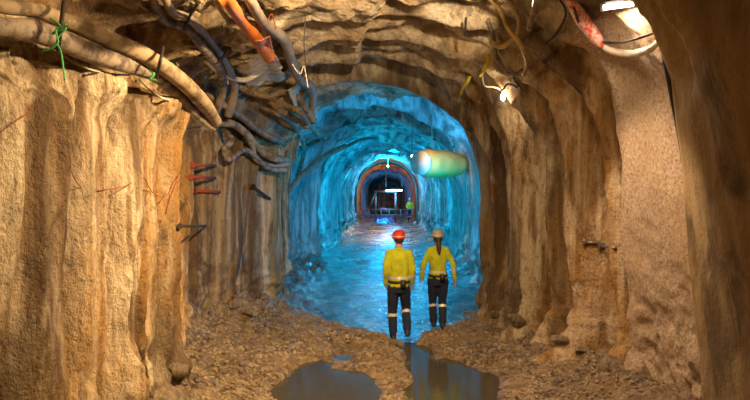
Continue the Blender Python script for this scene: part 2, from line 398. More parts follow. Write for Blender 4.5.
strip('wall_right', UR, NU, -6, 99, [('near', (-9, 5.12)), ('panel', (5.12, 6.6)), ('rock', (6.6, 10.75)), ('inner', (10.75, 40.6)), ('far', (40.6, 99))])
# closing faces of the drift, behind the photographer and at the far end
for nm, row in (('wall_back', 0), ('wall_front', NS-1)):
    mb = MB(); ring = V[row]; cc = ring.mean(0); K = 8; vs = []; fs = []
    for k in range(K+1):
        for p in ring[::6]: vs.append(p*(1-k/K)+cc*k/K+np.array([0, .25*float(noise(p[0]*2*(1-k/K), p[2]*2, k*.5, 4)) if k else 0, 0]))
    n_ = len(ring[::6])
    for k in range(K):
        for i in range(n_): fs.append((k*n_+i, k*n_+(i+1) % n_, (k+1)*n_+(i+1) % n_, (k+1)*n_+i))
    mb.add(vs, fs); o = mb.build(nm, 'far'); o['kind'] = 'structure'
# ray casting onto the shell
st = 2
i0 = np.searchsorted(s_rows, 2.6); sub = V[i0::st, ::st]; a, b = sub.shape[:2]; idx = np.arange(a*b).reshape(a, b)
BV = BVHTree.FromPolygons([tuple(p) for p in sub.reshape(-1, 3).tolist()],
                          np.stack([idx[:-1, :-1], idx[:-1, 1:], idx[1:, 1:], idx[1:, :-1]], -1).reshape(-1, 4).tolist())
EYE = Vector((0, 0, CH))
def P(px, py, d): return Vector(((px-HX)/F*d, d, CH+(HY-py)/F*d))
def hit(px, py, off=.05):
    d = (P(px, py, 1)-EYE).normalized(); r = BV.ray_cast(EYE, d)
    if r[0] is None: return 8.0
    n = r[1]; n = n if n.dot(d) < 0 else -n
    c = max(abs(n.dot(d)), .22)
    return (r[0]-d*(off/c)).y
def on_wall(pts, off=.05, sm=1):
    ds = [hit(x, y, off) for x, y in pts]
    for _ in range(sm): ds = [min(ds[i], (ds[max(i-1, 0)]+ds[i]+ds[min(i+1, len(ds)-1)])/3) for i in range(len(ds))]
    return [P(x, y, d) for (x, y), d in zip(pts, ds)]
def wall_pt(px, py): return P(px, py, hit(px, py, 0))

# ------------------------------------------------------------------ floor
def edge_y(x): return np.interp(x, [-2.6, -1.8, -.8, .2, .6, 1.1, 1.9, 2.6], [11.9, 11.3, 10.1, 9.35, 9.15, 9.6, 10.3, 10.6])
def ground(x, y):
    base = .055+.05*fbm(x*.8, y*.8, 0, 3, 5)
    e = edge_y(x)+.18*fbm(x*2, y*2, 3, 3, 9)
    wet = sst(e-.5, e+.35, y)
    g = base*(1-wet)+wet*(-.035+.035*fbm(x*1.3, y*.8, 1, 4, 14))
    def pud(cx, cy, rx, ry, dep):
        q = ((x-cx)/rx)**2+((y-cy)/ry)**2+.75*fbm(x*2.2, y*1.7, 5, 4, 19)
        return dep*(1-sst(.55, 1.25, q))
    g = g-pud(-.62, 6.75, .60, 1.1, .13)-pud(.98, 6.75, .52, 1.1, .13)-pud(.62, 8.3, .20, 1.3, .12)-pud(-.42, 8.5, .26, .8, .05)-pud(.45, 9.1, .3, .8, .1)
    g = g+.10*np.exp(-((y-8.78-.1*np.sin(x*9))/.10)**2)*(np.abs(x-.5) < 1.2)
    # banks at the feet of the walls
    xl, xr = XL(y), XR(y)
    dl, dr = x-xl, xr-x
    bank = .42*np.exp(-np.clip(dl, 0, 9)/.5)+.26*np.exp(-np.clip(dr, 0, 9)/.42)
    bank = bank*(1-.5*wet)
    g = g+bank*(1+.8*fbm(x*3.4, y*3.4, 2, 4, 25))
    # left talus inside the blue chamber
    g = g+.22*np.exp(-(((x+2.1)/.55)**2+((y-15)/2.6)**2))*(1+.8*fbm(x*5, y*4, 1, 3, 28))
    rough = (1-.35*wet)
    g = g+rough*(.035*fbm(x*4.5, y*4.5, 0, 3, 33)+.028*np.clip(fbm(x*15, y*15, 0, 2, 35), 0, 1))
    return g
ys = np.concatenate([np.arange(-6, 5.8, .12), np.arange(5.8, 10.6, .018), 10.6*np.exp(np.arange(0, math.log(62/10.6), .0065))])
xs = np.linspace(-3.5, 3.9, 380)
GX, GY = np.meshgrid(xs, ys); GZ = ground(GX, GY)
P3 = np.stack([GX, GY, GZ], -1); a, b = GX.shape; idx = np.arange(a*b).reshape(a, b)
f = np.stack([idx[:-1, :-1], idx[:-1, 1:], idx[1:, 1:], idx[1:, :-1]], -1).reshape(-1, 4)
me = bpy.data.meshes.new('floor'); me.vertices.add(a*b); me.vertices.foreach_set('co', P3.reshape(-1))
me.loops.add(f.size); me.loops.foreach_set('vertex_index', f.reshape(-1)); me.polygons.add(len(f))
me.polygons.foreach_set('loop_start', np.arange(0, f.size, 4)); me.update(calc_edges=True)
me.polygons.foreach_set('use_smooth', np.ones(len(f), bool))
me.materials.append(M['gravel']); me.materials.append(M['wet'])
mi = (GY[:-1, :-1] > edge_y(GX[:-1, :-1])+.1).astype(np.int32).reshape(-1); me.polygons.foreach_set('material_index', mi)
o = bpy.data.objects.new('floor', me); COL.objects.link(o); o['kind'] = 'structure'
def gz(x, y): return float(ground(np.array(float(x)), np.array(float(y))))

def water(name, x0, x1, y0, y1, mat, label, cat, res=.05):
    mb = MB(); xx = np.arange(x0, x1+res, res); yy = np.arange(y0, y1+res, res)
    A, B = np.meshgrid(xx, yy); G = ground(A, B)
    ok = G < .03
    idn = -np.ones(A.shape, int); vs = []; fs = []
    for i in range(len(yy)-1):
        for j in range(len(xx)-1):
            if ok[i:i+2, j:j+2].any():
                q = []
                for (p, r) in ((i, j), (i, j+1), (i+1, j+1), (i+1, j)):
                    if idn[p, r] < 0: idn[p, r] = len(vs); vs.append((A[p, r], B[p, r], 0.0))
                    q.append(idn[p, r])
                fs.append(q)
    mb.add(vs, fs); return tag(mb.build(name, mat), label, cat)
water('puddle', -1.5, .12, 5.4, 8.1, 'puddle', 'shallow reflecting puddle in the gravel at the bottom centre, left of the pair', 'puddle')
water('puddle', .17, 1.7, 5.4, 8.75, 'puddle', 'dark puddle running from between the two walkers to the bottom edge', 'puddle')
o = water('flood_water', -2.75, 3.4, 8.8, 40.5, 'flood', 'shallow blue-lit water covering the floor of the inner tunnel', 'water', .1)

# ------------------------------------------------------------------ loose stones
rnd = random.Random(7)
def rock_mesh(seed, sub=2):
    bm = bmesh.new(); bmesh.ops.create_icosphere(bm, subdivisions=sub, radius=1)
    r = random.Random(seed); sc = Vector((1, r.uniform(.65, .95), r.uniform(.45, .8)))
    pl = [(Vector((r.gauss(0, 1), r.gauss(0, 1), r.gauss(0, 1))).normalized(), r.uniform(.55, .85)) for _ in range(9)]
    for v in bm.verts:
        for n_, d in pl:
            e = v.co.dot(n_)-d
            if e > 0: v.co -= n_*e
        v.co *= 1+.10*float(noise(v.co.x*2.5, v.co.y*2.5, v.co.z*2.5, seed))
        v.co = Vector((v.co.x*sc.x, v.co.y*sc.y, v.co.z*sc.z))
    me = bpy.data.meshes.new('stone'); bm.to_mesh(me); bm.free(); me.materials.append(M['stone']); return me
RM = [rock_mesh(k, 3) for k in range(6)]
def stone(name, x, y, r, label, group=None, cat='stone', k=None, z=None):
    o = bpy.data.objects.new(name, RM[rnd.randrange(6) if k is None else k]); COL.objects.link(o)
    zz = gz(x, y)+r*.25 if z is None else z
    o.location = (x, y, zz); o.scale = (r, r, r); o.rotation_euler = (rnd.uniform(-.3, .3), rnd.uniform(-.3, .3), rnd.uniform(0, 6.28))
    return tag(o, label, cat, group)
def first(px, py):
    yy = np.arange(4.0, hit(px, py, 0), .02); zz = CH+(HY-py)/F*yy; g = ground((px-HX)/F*yy, yy)
    k = np.nonzero(g > zz)[0]
    return float(yy[k[0]]) if len(k) else hit(px, py, 0)
def seen(x, y, z):
    px, py = HX+x/y*F, HY-(z-CH)/y*F
    return first(px, py) > y-.06
def F2(px, py): d = F*CH/(py-HY); return (px-HX)/F*d, d
for px, py, r, lab in [(612, 372, .17, 'largest pale boulder leaning at the foot of the right wall below the bright panel'),
                       (250, 316, .13, 'grey boulder beside the wall foot near the left edge of the blue mouth'),
                       (233, 309, .11, 'rounded brown boulder behind the grey one at the left wall foot'),
                       (516, 322, .13, 'brown boulder at the right wall foot nearest the blue mouth'),
                       (497, 316, .09, 'small brown boulder against the right edge of the blue mouth'),
                       (560, 342, .12, 'brown boulder in the hollow between two folds of the right wall'),
                       (268, 318, .07, 'small stone right of the grey boulder by the left mouth edge'),
                       (176, 372, .10, 'brown boulder at the foot of the nearest left wall column'),
                       (583, 353, .09, 'flat brown boulder just left of the largest pale boulder')]:
    y = first(px, py)
    q = P(px, py-2, y); stone('boulder', q.x, q.y, r*1.25, lab, cat='boulder', z=max(q.z, gz(q.x, q.y)+r*.3, .05))
def scatter(n, box, rr, lab, group, xlim=None):
    c = 0
    while c < n:
        px, py = rnd.uniform(*box[0]), rnd.uniform(*box[1]); x, y = F2(px, py); r = rnd.uniform(*rr)
        if gz(x, y) < .035 or not seen(x, y, gz(x, y)+r*.8): continue
        stone('stone', x, y, r, lab, group); c += 1
scatter(60, ((172, 275), (325, 398)), (.018, .05), 'one of the fist-sized stones strewn over the gravel bank on the left', 'stones on the left bank')
scatter(40, ((500, 640), (340, 398)), (.018, .05), 'one of the fist-sized stones strewn over the gravel bank on the right', 'stones on the right bank')
scatter(32, ((275, 500), (338, 398)), (.018, .036), 'one of the small stones lying between the puddles in the middle', 'stones between the puddles')
k = 0
while k < 24:
    y = rnd.uniform(13, 18); x = XL(y)+rnd.uniform(.3, 1.3); r = rnd.uniform(.06, .13)
    if not seen(x, y, gz(x, y)+r): continue
    k += 1
    stone('stone', x, y, r, 'one of the wet stones heaped under the left wall in the blue-lit chamber', 'stones in the blue chamber')
mb = MB(); tmpl = []
bm = bmesh.new(); bmesh.ops.create_icosphere(bm, subdivisions=1, radius=1); bm.verts.index_update()
tv = [v.co.copy() for v in bm.verts]; tf = [[v.index for v in q.verts] for q in bm.faces]; bm.free()
cnt = 0
while cnt < 5200:
    x, y = rnd.uniform(-2.9, 3.1), 5.9+5.2*rnd.random()**1.3
    g = gz(x, y)
    if g < .03 or x < XL(y) or x > XR(y): continue
    r = rnd.choice((.007, .009, .012, .016, .024, .032)); R = Matrix.Rotation(rnd.uniform(0, 6), 3, Vector((rnd.random(), rnd.random(), rnd.random()+.01)).normalized())
    mb.add([(R @ Vector((v.x*r*rnd.uniform(.8, 1.3), v.y*r*.9, v.z*r*.65)))+Vector((x, y, g+r*.3)) for v in tv], tf); cnt += 1
tag(mb.build('gravel', 'stone', smooth=False), 'loose brown gravel covering the foreground floor', 'gravel', kind='stuff')

# ------------------------------------------------------------------ hoses and pipes on the left
def hose(name, pts, r, mat, label, cat='hose', off=.1, group=None, wob=.06, n=14, ds=None, sm=2, scale_r=True):
    if ds is None: W = on_wall(pts, off, sm)
    else: W = [P(x, y, d) for (x, y), d in zip(pts, ds)]
    if scale_r: r = [rr*w_.y/F/2 for rr, w_ in zip((r if hasattr(r, '__len__') else [r]*len(W)), W)]   # r given as width in px
    return tag(MB().tube(W, r, n, 7, wob, len(pts)).build(name, mat), label, cat, group), W
h1, W1 = hose('hose', [(-30, -4), (0, 6), (35, 10), (68, 22), (105, 38), (150, 58), (185, 84), (205, 105), (216, 122)], [14, 15, 15, 16, 17, 17, 16, 14, 12], 'hose_tan',
     'thick tan hose along the upper left wall, the higher of the two at the corner', off=.10, ds=[3.35, 3.5, 3.75, 4.05, 4.4, 4.95, 5.6, 6.2, 6.7])
h2, W2 = hose('hose', [(-30, 20), (0, 27), (30, 31), (53, 37), (85, 51), (115, 61), (150, 73), (175, 92), (200, 118), (213, 128)], [20, 22, 23, 22, 21, 19, 13, 11, 10, 9], 'hose_grey',
     'fat grey mottled hose slung just under the tan one on the left wall', ds=[3.35, 3.5, 3.7, 3.95, 4.25, 4.6, 5.15, 5.7, 6.4, 6.75])
h3, _ = hose('hose', [(150, -14), (153, 0), (163, 20), (185, 28), (203, 48), (219, 67), (223, 88), (216, 112)], 8.5, 'hose_grey', 'outer one of two parallel grey hoses dropping from the roof at upper left', off=.12)
h4, _ = hose('hose', [(162, -14), (166, 0), (174, 13), (192, 21), (217, 51), (230, 72), (234, 90), (228, 116)], 8.5, 'hose_slate', 'inner one of two parallel grey hoses dropping from the roof at upper left', off=.14)
h5, _ = hose('pipe', [(216, -18), (227, 0), (240, 18), (257, 40), (270, 58)], [14, 14, 13, 13, 12], 'orange', 'orange plastic pipe coming down from the roof above the left wall', 'pipe', off=.3)
h6, _ = hose('cable', [(208, -12), (215, 0), (230, 21), (248, 19), (257, 25), (258, 36)], 5, 'hose_tan', 'thin tan cable crossing over the orange pipe', 'cable', off=.26)
h7, _ = hose('hose', [(240, -18), (250, 0), (264, 23), (284, 40), (292, 62), (300, 80), (310, 86), (313, 104), (306, 128)], [11, 11, 11, 12, 10, 9, 9, 7, 6], 'hose_slate', 'dark grey hose snaking down the roof right of the orange pipe', off=.26)
h8, _ = hose('hose', [(214, 124), (232, 124), (246, 134), (262, 152), (280, 160), (296, 158)], [7, 8, 8, 8, 7, 7], 'hose_tan', 'tan hose looping down towards the left corner of the blue mouth', off=.16)
h9, _ = hose('hose', [(205, 92), (222, 104), (240, 116), (258, 130), (276, 140), (300, 148), (318, 142)], 7, 'hose_dark', 'dark brown hose running to the blue mouth above the looping tan one', off=.16)
hose('hose', [(206, 60), (222, 74), (244, 80), (262, 72), (282, 66)], 5, 'cream', 'pale hose crossing behind the two parallel grey hoses', off=.22)
hose('hose', [(268, 96), (286, 106), (300, 112), (308, 124), (318, 134)], 6, 'hose_tan', 'tan hose hanging over the left shoulder of the blue mouth', off=.34)
hose('hose', [(240, 128), (252, 146), (256, 160), (272, 166), (288, 164)], 5, 'hose_slate', 'thin slate hose under the looping tan hose by the blue mouth', off=.12)
hose('hose', [(222, 128), (232, 140), (224, 150), (230, 160), (246, 150), (268, 168), (286, 170)], 5.5, 'hose_grey', 'grey hose with a small coil at the top of the recessed left wall', off=.2)
hose('hose', [(236, 84), (250, 92), (268, 96), (284, 92), (300, 100), (314, 122)], 7, 'hose_tan', 'tan hose passing under the sacking near the left of the roof', off=.16)
hose('hose', [(262, 108), (280, 116), (296, 130), (304, 150), (298, 176)], 4.5, 'hose_dark', 'narrow dark hose hanging at the left shoulder of the blue mouth', off=.12)
hose('hose', [(278, 214), (284, 200), (292, 186), (305, 172), (322, 158), (345, 146)], 5, 'hose_dark', 'black hose entering the blue chamber along its left wall', off=.12, ds=[12, 12.1, 12.3, 13, 14, 15.5])
hose('cable', [(322, 158), (340, 150), (360, 140), (375, 138)], 3, 'hose_dark', 'thin black cable sagging below the blue chamber roof', 'cable', ds=[14.5, 16, 18, 19.5])
hose('cable', [(288, 150), (284, 180), (283, 215), (285, 250), (283, 280), (286, 312)], 3.2, 'hose_dark', 'black cable hanging straight down the left edge of the blue mouth', 'cable', off=.05, ds=[11.8]*6)
# sacking between the hoses
def cloth(name, quad, mat, label, cat='sacking', off=.25, th=.02, fold=.05, seed=1):
    mb = MB(); N = 14; d = [hit(x, y, off) for x, y in quad]; c = [P(x, y, q) for (x, y), q in zip(quad, d)]
    top = []; 
    for i in range(N+1):
        for j in range(N+1):
            u, v = i/N, j/N
            p = (c[0]*(1-u)+c[1]*u)*(1-v)+(c[3]*(1-u)+c[2]*u)*v
            q = fold*(math.sin(u*9+3*v+seed)+.8*float(noise(u*3, v*5, seed, 3)))-.15*math.sin(math.pi*v)*math.sin(math.pi*u)*0
            top.append(p+Vector((.35*q, -q, .3*q)))
    n1 = len(top); bot = [p+Vector((0, th, 0)) for p in top]; fs = []
    g = lambda i, j: i*(N+1)+j
    for i in range(N):
        for j in range(N):
            fs.append((g(i, j), g(i+1, j), g(i+1, j+1), g(i, j+1))); fs.append(tuple(n1+k for k in (g(i, j), g(i, j+1), g(i+1, j+1), g(i+1, j))))
    for i in range(N):
        for (p, q) in ((g(i, 0), g(i+1, 0)), (g(i+1, N), g(i, N)), (g(0, i+1), g(0, i)), (g(N, i), g(N, i+1))): fs.append((p, p+n1, q+n1, q))
    mb.add(top+bot, fs); return tag(mb.build(name, mat), label, cat)
cloth('sacking', [(234, 70), (272, 44), (288, 78), (250, 90)], 'sack', 'beige sacking draped behind the hoses below the orange pipe', off=.45, fold=.09)
cloth('sacking', [(288, 88), (306, 80), (318, 128), (300, 118)], 'sack', 'pale sacking hanging at the end of the dark grey hose', off=.55, fold=.07, seed=4)
cloth('plastic_tag', [(254, 42), (270, 36), (273, 48), (258, 54)], 'orange', 'crumpled orange wrapping on the lower end of the orange pipe', 'wrapping', off=.48, fold=.02)
# wire hangers and ties
def hanger(pts, label, mat='dark', px=3, ds=None, name='pipe_hanger', cat='hanger', off=.22):
    return hose(name, pts, px, mat, label, cat, off=off, ds=ds, wob=0, n=8)
hanger([(64, 2), (62, 18), (60, 34), (58, 50)], 'black strap hanger holding both thick hoses near the left corner', ds=[3.85, 3.75, 3.72, 3.9], px=4.5)
hanger([(163, 47), (161, 58), (158, 70), (156, 79)], 'black strap hanger holding the two thick hoses further from the corner', ds=[5.0, 4.78, 4.86, 5.1], px=3.5)
hanger([(197, 4), (190, 16), (184, 30)], 'black hooked hanger around the two parallel grey hoses', px=3)
hanger([(230, 48), (222, 58), (214, 64)], 'short black hanger under the bend of the two parallel grey hoses', px=3)
def tangle(pts, px, mat, label, ds, name='cord', cat='cord'): return hose(name, pts, px, mat, label, cat, ds=ds, wob=0, n=7)
tangle([(50, 18), (60, 26), (52, 34), (66, 28), (57, 40), (61, 52), (63, 66), (65, 80)], 1.8, 'green', 'green cord tied round the thick hoses with its end hanging down', [3.7]*8)
tangle([(66, 24), (56, 30), (58, 42), (50, 49), (43, 51)], 1.8, 'green', 'short green cord end curling left of the hanging green cord', [3.68]*5)
tangle([(149, 70), (154, 74), (150, 79), (156, 80)], 2.2, 'green', 'small green cord knot where the grey hose narrows', [4.85]*4)
hose('cable', [(62, 54), (74, 63), (92, 70), (112, 74), (130, 75)], 2, 'pale_cable', 'thin pale cable sagging below the fat grey hose', 'cable', off=.04)
hose('cable', [(140, 79), (150, 90), (165, 99), (187, 103), (200, 103)], 2.2, 'pale_cable', 'thin pale cable below the second black strap', 'cable', off=.05)
hose('cable', [(305, 2), (305, 22), (304, 44), (305, 66), (300, 82)], 1.1, 'dark', 'fine wire hanging down the roof beside the dark grey hose', 'wire', ds=[7.2]*5)
hose('cable', [(292, 64), (300, 74), (304, 66), (308, 88)], 1.3, 'pale_cable', 'frayed pale string at the end of the dark grey hose', 'string', ds=[7.1]*4)
hose('cable', [(262, 10), (266, 22), (272, 14), (276, 30)], 1.3, 'rust_red', 'red string tangled on the dark grey hose', 'string', ds=[6.3]*4)
# red marking string and bolts on the left wall
hose('marking_cord', [(62, 150), (80, 186), (100, 190), (125, 186), (143, 178), (152, 192), (165, 197), (172, 186)], .9, 'rust_red', 'thin dark red marking cord stretched across the left wall columns', 'cord', off=.02, wob=0, n=6)
hose('marking_cord', [(0, 132), (14, 122), (30, 112)], .9, 'rust_red', 'short red cord at the left edge under the fat grey hose', 'cord', off=.02, wob=0, n=6)
hose('marking_cord', [(182, 158), (178, 176), (170, 198), (166, 214)], .9, 'rust_red', 'red cord hanging in the hollow behind the nearest wall column', 'cord', off=.02, wob=0, n=6)
def bolt(px0, py0, px1, py1, label, mat, w_=3.2):
    W = on_wall([(px0, py0), (px1, py1)], .03, 0); a, b = W
    e = empty('rock_bolt', a, label, 'bolt', 'rock bolts in the left wall' if px0 < 300 else 'rock bolts in the right wall')
    r = w_*a.y/F/2
    MB().bar(a, b, r, 10).build('rod', mat, e, off=a)
    ax = (b-a).normalized(); MB().bar(a-ax*r*.7, a+ax*r*.9, r*2.0, 6).build('nut', mat, e, smooth=False, off=a)
for q in ((193, 165, 215, 166, 'red bolt rod, topmost of the three on the recessed left wall', 'rust_red'),
          (191, 177, 215, 178, 'red bolt rod, middle of the three on the recessed left wall', 'rust_red'),
          (195, 191, 220, 192, 'red bolt rod, lowest of the three on the recessed left wall', 'rust_red'),
          (180, 226, 206, 226, 'dark bolt rod below the three red ones on the left wall', 'dark'),
          (253, 187, 270, 199, 'slanting dark bolt rod near the blue mouth on the left wall', 'dark'),
          (584, 242, 600, 243, 'left of two rusty bolt rods in the right wall', 'steel'),
          (601, 246, 615, 248, 'right of two rusty bolt rods, beside the bright panel', 'steel')):
    bolt(*q)

# ------------------------------------------------------------------ right side services
hose('hose', [(560, -14), (571, 2), (583, 20), (596, 38), (602, 46)], [7, 10, 14, 13, 7], 'red', 'red and white hose end hanging from the roof at upper right', ds=[max(5.2, hit(*q, .12)) for q in ((560, 0), (571, 2), (583, 20), (596, 38), (602, 46))])
hose('hose', [(598, 40), (610, 50), (630, 54), (645, 51), (652, 48), (657, 43), (660, 38)], [6, 7, 7.5, 7.5, 7, 6, 5], 'cream', 'cream hose looping below the bright tube lamp', ds=[max(5.12, hit(*q, .10)) for q in ((598, 40), (610, 50), (630, 54), (645, 51), (650, 46), (650, 42), (650, 38))])
hose('cable', [(574, 8), (582, 30), (596, 40), (615, 43), (636, 39), (652, 34)], 2.4, 'dark', 'thin dark cable looping just above the cream hose', 'cable', ds=[max(5.12, hit(*q, .14)) for q in ((574, 8), (582, 30), (596, 40), (615, 43), (636, 39), (650, 34))])
hose('cable', [(660, 38), (666, 62), (673, 100), (681, 140), (688, 190), (693, 250)], 5.5, 'dark', 'black cable down the slit beside the bright panel, widened to stand for its shade', 'cable', ds=[4.98, 4.98, 4.98, 4.98, 5.0, 5.02])  # cable made thicker and longer to supply the slit's dark shade
hose('hose', [(496, -10), (512, 4), (519, 20), (516, 36), (504, 46), (494, 44), (492, 34)], 5, 'mustard', 'mustard hose curled in a loop under the roof at upper right', off=.22)
hose('hose', [(486, -6), (500, 10), (508, 28), (520, 44), (527, 62), (524, 74)], 5, 'mustard', 'mustard hose hanging right of the curled loop', off=.16)
hose('hose', [(488, 20), (494, 40), (497, 58), (509, 74), (522, 72)], 4, 'hose_dark', 'dark hose crossing behind the mustard loop', off=.10)
hose('rod', [(537, -8), (534, 8), (529, 29)], 5.5, 'hose_tan', 'straight tan rod sticking down from the roof at upper right', 'rod', off=.45, wob=0)
hose('cable', [(560, 0), (566, 14), (556, 34), (545, 44)], 2, 'dark', 'thin dark wire on the roof left of the red and white hose', 'wire', off=.05)
hose('spike', [(466, 18), (465, 35)], 2.4, 'dark', 'black bolt end sticking down from the roof above the blue mouth', 'bolt', off=.3, wob=0)
def strap(pts, w_, label):
    W = on_wall(pts, .2, 1); mb = MB(); vs = []; h = w_*W[0].y/F/2
    for p in W: vs += [p+Vector((-h, 0, 0)), p+Vector((h, 0, 0)), p+Vector((h, .012, 0)), p+Vector((-h, .012, 0))]
    fs = []
    for i in range(len(W)-1):
        a = 4*i
        for k in range(4): fs.append((a+k, a+(k+1) % 4, a+4+(k+1) % 4, a+4+k))
    fs += [(3, 2, 1, 0), tuple(4*(len(W)-1)+k for k in range(4))]
    mb.add(vs, fs); return tag(mb.build('strap', 'yellow'), label, 'strap')
strap([(489, 54), (488, 62), (484, 70), (479, 77)], 4, 'bright yellow strap hanging just left of the small lamp')
strap([(470, 76), (467, 83), (463, 88), (461, 95)], 3.5, 'dull yellow strap lower left of the bright yellow one')
# small lamp on the right shoulder
pl = P(503, 97, hit(503, 97, .3))
e = empty('work_lamp', pl, 'small glaring white work lamp on the right shoulder of the blue mouth', 'lamp')
MB().ball(pl, (.035, .03, .06)).build('bulb', 'bulb', e, off=pl)
MB().tube([pl+Vector((0, 0, .05)), pl+Vector((0, 0, .11))], [.03, .045], 12, 2).build('socket', 'blackplastic', e, off=pl)
MB().tube([pl+Vector((0, 0, .10)), pl+Vector((.02, .05, .2)), pl+Vector((.06, .2, .3))], .009, 8, 4).build('bracket', 'steel', e, off=pl)
light('lamp_light', 'POINT', pl+Vector((-.03, -.1, 0)), 13, (1, .80, .50), .04)
hose('cable', [(482, 72), (484, 85), (494, 87), (502, 90)], 1.8, 'pale_cable', 'thin white cable bending into the small work lamp', 'cable', ds=[pl.y]*4)
hose('cable', [(503, 90), (508, 84), (520, 88), (514, 78), (526, 66)], 2, 'dark', 'tangled black wire right of the small work lamp', 'wire', off=.12)
# tube lamp
d_ = max(5.3, hit(618, 6, .07))
a, b = P(601, 8, d_+.06), P(637, 3, d_-.06)
ax = (b-a).normalized(); c0 = (a+b)/2
e = empty('tube_lamp', c0, 'bright white tube lamp fixed at the top of the pale right wall panel', 'lamp')
MB().tube([a+ax*.02, b-ax*.02], .028, 14, 1).build('tube', 'tube', e, off=c0)
bk = Vector((.06, .03, .03))
MB().tube([a-ax*.02+bk, b+ax*.02+bk], .045, 4, 1).build('housing', 'housing', e, smooth=False, off=c0)
for q in (a, b): MB().box(q+bk*.4, (.035, .05, .08)).build('end_cap', 'housing', e, off=c0)
MB().bar(c0+bk, c0+bk+Vector((.35, .1, .14)), .012).build('bracket', 'steel', e, off=c0)
light('tube_light', 'AREA', c0+Vector((-.03, .03, -.06)), 14, (1, .80, .60), .35, c0+Vector((.22, .25, -1.2)), .05)

# ------------------------------------------------------------------ vent duct in the blue chamber
c1, c2 = P(421, 163, 13.4), P(462, 165, 14.6)
e = empty('ventilation_duct', c1, 'olive translucent ventilation duct hanging under the roof of the blue chamber', 'duct')
ax = (c2-c1)
MB().tube([c1, c1+ax*.15, c1+ax*.5, c1+ax*.85, c2], [.27, .34, .35, .30, .20], 28, 8, .03).build('duct_body', 'duct', e, off=c1)
MB().tube([c1-ax*.03, c1+ax*.03], [.29, .29], 28, 1).build('collar', 'ductrim', e, off=c1)
for t in (.25, .75):
    q = c1+ax*t; zt = 4.9
    MB().bar(q+Vector((0, 0, .3)), (q.x, q.y, zt), .01, 6).build('hanger_wire', 'steel', e, off=c1)
q = P(412, 156, 15.5)
e = empty('blue_lamp', q, 'tiny bright spot lamp left of the ventilation duct', 'lamp'); MB().ball(q, .03).build('bulb', 'bluebulb', e, off=q)
MB().bar(q, (q.x, q.y, 4.85), .01, 6).build('stem', 'dark', e, off=q)

# ------------------------------------------------------------------ far portal with steel gantry
def arch_pts(d, xl, xr, ztop, zs=2.2, z0=0, n=20):
    xc, aa = (xl+xr)/2, (xr-xl)/2; pts = [(xl, d, z0), (xl, d, z0+1.1)]
    for k in range(n+1):
        t = math.pi-math.pi*k/n; pts.append((xc+aa*math.cos(t), d, zs+(ztop-zs)*math.sin(t)))
    return pts+[(xr, d, z0+1.1), (xr, d, z0)]
for k, (d, lab) in enumerate(((39.6, 'grey steel arch rib, nearer of two lining the far opening'), (41.2, 'dark steel arch rib, farther of two lining the far opening'))):
    e = empty('arch_rib', (.85, d, 0), lab, 'arch rib', 'steel arch ribs')
    MB().tube(arch_pts(d, -1.3-.1*k, 2.98+.1*k, 4.45, n=24), .07 if k == 0 else .12, 8, 2).build('rib', 'steel' if k == 0 else 'dark', e, off=(.85, d, 0))
    for x in (-1.3, 2.98): MB().box((x, d, .03), (.3, .3, .06)).build('base_plate', 'steel', e, off=(.85, d, 0))
G0 = Vector((.95, 42.5, 0))
e = empty('steel_gantry', G0, 'steel work gantry with posts and guard rails standing in the far opening', 'gantry')
def gp(px, py, d): return P(px, py, d)
for x in (.05, 1.55):
    for y in (41.8, 43.6): MB().box((x, y, 1.15), (.12, .12, 2.3)).build('post', 'steel', e, off=G0)
for y in (41.8, 43.6): MB().box((.8, y, 2.28), (1.7, .14, .14)).build('cross_beam', 'steel', e, off=G0)
for x in (.05, 1.55): MB().box((x, 42.7, 2.28), (.12, 1.8, .12)).build('side_beam', 'steel', e, off=G0)
MB().bar((.05, 41.8, 2.2), (-.5, 41.8, .9), .04).build('brace', 'steel', e, off=G0)
for z in (.55, .95): MB().bar((-1.1, 41.6, z), (2.75, 41.6, z), .035).build('guard_rail', 'steel', e, off=G0)
for x in (-1.1, -.45, .45, 1.05, 1.9, 2.75): MB().bar((x, 41.6, 0), (x, 41.6, .95), .035).build('rail_post', 'steel', e, off=G0)
MB().box((.8, 42.7, .75), (1.2, 1.2, .5)).build('machine_body', 'blackplastic', e, off=G0)
a, b = P(386, 190.5, 41.5), P(402, 190.5, 41.5); q = (a+b)/2
e = empty('tube_lamp', q, 'blue-white tube lamp above the gantry in the far opening', 'lamp')
MB().bar(a, b, .045, 10).build('tube', 'bluebulb', e, off=q); MB().box(q+Vector((0, 0, .12)), (1.25, .16, .08)).build('housing', 'dark', e, off=q)
for x in (a, b): MB().bar(x+Vector((0, 0, .1)), x+Vector((0, 0, 1.75)), .02).build('hanger_wire', 'steel', e, off=q)
q2 = P(388, 166, 37.5)
e = empty('blue_lamp', q2, 'tiny blue lamp added on the pale rod at the crown of the far opening', 'lamp'); MB().ball(q2, .06).build('bulb', 'bluebulb', e, off=q2)  # bulb added as a visible source for the portal fill
light('crown_fill', 'POINT', q2+Vector((0, -.3, -.1)), 420, TEAL, .1)  # added light to bring the portal walls towards teal
light('far_lamp', 'POINT', q+Vector((0, -.3, -.2)), 160, (.04, .45, 1), .12)
hose('rod', [(388, 148), (388, 158), (388, 168)], 1.5, 'pale_cable', 'pale rod hanging at the crown of the far opening', 'rod', ds=[38]*3, wob=0)

